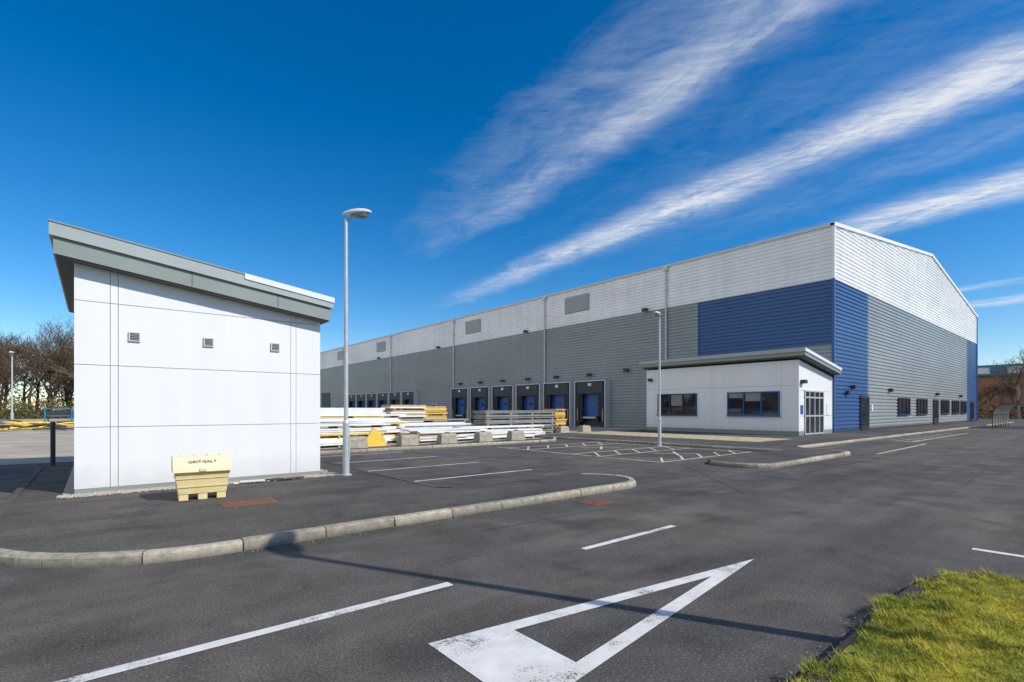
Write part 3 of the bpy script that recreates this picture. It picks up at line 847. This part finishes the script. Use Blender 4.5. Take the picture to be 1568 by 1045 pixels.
ok = (~((x > 5.4) & (y > .43) & ((x-5.4)**2+(y-.43)**2 > .74**2))) & (y < 1.09+edge); x = x[ok]; y = y[ok]
blades('grass_blades', x, y, .09, gv)
nx, ny = 150, 100; V = []; F = []
for j in range(ny+1):
    for i in range(nx+1):
        xx = 2.0+4.05*i/nx; yy = 1.06-2.6*j/ny
        if xx > 5.35 and yy > .38:
            dd = math.hypot(xx-5.35, yy-.38)
            if dd > .68: k = .68/dd; xx = 5.35+(xx-5.35)*k; yy = .38+(yy-.38)*k
        cl = (math.sin(xx*5.1+math.sin(yy*4.3)*1.7)*math.cos(yy*6.2+math.sin(xx*3.7)*2)+1)/2
        c2 = (math.sin(xx*17+math.sin(yy*13)*2)*math.cos(yy*19+math.sin(xx*11)*2)+1)/2
        V.append((xx, yy, .089+.05*cl*c2))
for j in range(ny):
    for i in range(nx):
        a = j*(nx+1)+i; F.append((a, a+nx+1, a+nx+2, a+1))
me = bpy.data.meshes.new('turf'); me.from_pydata(V, [], F); me.materials.append(M['grassbase'])
o = bpy.data.objects.new('turf', me); COL.objects.link(o); o.parent = gv

# ------------------------------------------------------------------ world
EL = math.radians(39); SX, SY = .447, -.894
w = bpy.data.worlds.new("World"); scene.world = w; w.use_nodes = True
nt = w.node_tree; nt.nodes.clear()
sky = nt.nodes.new("ShaderNodeTexSky"); sky.sky_type = 'NISHITA'; sky.sun_disc = False
sky.sun_elevation = EL; sky.sun_rotation = math.atan2(SX, SY); sky.air_density = 1.0; sky.dust_density = .2; sky.ozone_density = 3.2; sky.altitude = 500
hs = nt.nodes.new("ShaderNodeHueSaturation"); hs.inputs["Saturation"].default_value = 1.42; hs.inputs["Hue"].default_value = .502
nt.links.new(sky.outputs[0], hs.inputs["Color"])
bg = nt.nodes.new("ShaderNodeBackground"); bg.inputs[1].default_value = .142; nt.links.new(hs.outputs[0], bg.inputs[0])
cb = nt.nodes.new("ShaderNodeBackground"); cb.inputs[0].default_value = (.93, .96, 1, 1); cb.inputs[1].default_value = .92
tc = nt.nodes.new("ShaderNodeTexCoord"); sp = nt.nodes.new("ShaderNodeSeparateXYZ"); nt.links.new(tc.outputs["Generated"], sp.inputs[0])
dx, dy, dz = sp.outputs; zc = math_(nt, 'MAXIMUM', dz, .02)
W_ = math_(nt, 'DIVIDE', math_(nt, 'SUBTRACT', math_(nt, 'MULTIPLY', dx, .991), math_(nt, 'MULTIPLY', dy, .132)), zc)
S_ = math_(nt, 'DIVIDE', math_(nt, 'ADD', math_(nt, 'MULTIPLY', dx, .132), math_(nt, 'MULTIPLY', dy, .991)), zc)
def vec(a, b_):
    c_ = nt.nodes.new("ShaderNodeCombineXYZ"); nt.links.new(a, c_.inputs[0]); nt.links.new(b_, c_.inputs[1]); return c_.outputs[0]
ws = vec(W_, S_)
warp = noise_(nt, ws, 1.6, 5, .6)
w2 = math_(nt, 'ADD', W_, math_(nt, 'MULTIPLY', math_(nt, 'SUBTRACT', warp, .5), .26))
fw = noise_(nt, vec(math_(nt, 'MULTIPLY', W_, 10), math_(nt, 'MULTIPLY', math_(nt, 'ADD', S_, math_(nt, 'MULTIPLY', W_, .9)), 22)), 1, 6, .68, .6)
soft = noise_(nt, vec(math_(nt, 'MULTIPLY', w2, 5), math_(nt, 'MULTIPLY', S_, 2.2)), 1, 6, .66, .7)
def band(c_, wid, amp, s0=None, s1=None):
    t = math_(nt, 'DIVIDE', math_(nt, 'SUBTRACT', w2, c_), wid)
    g_ = math_(nt, 'EXPONENT', math_(nt, 'MULTIPLY', math_(nt, 'MULTIPLY', t, t), -1))
    g_ = math_(nt, 'MULTIPLY', g_, amp)
    if s0 is not None: g_ = math_(nt, 'MULTIPLY', g_, ramp_(nt, S_, s0, s1, 1, 0))
    return g_
bands = band(1.28, .09, .42, 1.3, 3.4)
for a in (band(1.10, .20, .30, .9, 3.4), band(2.02, .15, 1.0, 2.0, 4.8), band(3.08, .19, 1.2, 1.1, 2.1),
          band(6.3, .22, .7), band(5.4, .12, .4), band(2.45, .2, .16, 1.0, 3.0), band(1.6, .2, .10, .9, 3.2)):
    bands = math_(nt, 'ADD', bands, a)
tex = math_(nt, 'MULTIPLY', ramp_(nt, fw, .28, .72, .6, 1.22), ramp_(nt, soft, .32, .66, .35, 1.25))
dens = math_(nt, 'MULTIPLY', bands, tex)
dens = math_(nt, 'MULTIPLY', dens, ramp_(nt, dz, .03, .12))
# an unseen cloud sheet added over the western sky to brighten the shaded facades
west_fill = math_(nt, 'MULTIPLY', ramp_(nt, dx, -.22, -.5, 0, .8), ramp_(nt, soft, .25, .5, .6, 1))
dens = math_(nt, 'ADD', dens, west_fill, clamp=True)
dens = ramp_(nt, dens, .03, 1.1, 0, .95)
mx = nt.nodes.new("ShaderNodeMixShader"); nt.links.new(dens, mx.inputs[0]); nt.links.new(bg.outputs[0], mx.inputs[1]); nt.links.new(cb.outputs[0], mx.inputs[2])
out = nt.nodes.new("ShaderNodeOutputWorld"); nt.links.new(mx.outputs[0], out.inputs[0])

sd = Vector((SX*math.cos(EL), SY*math.cos(EL), math.sin(EL)))
su = bpy.data.lights.new('sun', 'SUN'); su.energy = 4.1; su.angle = math.radians(.5); su.color = (1, .95, .87)
so = bpy.data.objects.new('sun', su); COL.objects.link(so); so.rotation_euler = (-sd).to_track_quat('-Z', 'Y').to_euler(); so.location = (0, 0, 30)

# ------------------------------------------------------------------ camera
cam = bpy.data.cameras.new('camera'); co = bpy.data.objects.new('camera', cam); COL.objects.link(co)
cam.sensor_width = 36; cam.lens = 36*772/1568; cam.shift_y = 105/1568; cam.clip_start = .05; cam.clip_end = 4000
co.location = (0, 0, 1.55); co.rotation_euler = (math.radians(90), 0, -math.atan2(.6382, .7698))
scene.camera = co
scene.view_settings.view_transform = 'Standard'; scene.view_settings.look = 'None'; scene.view_settings.exposure = 0
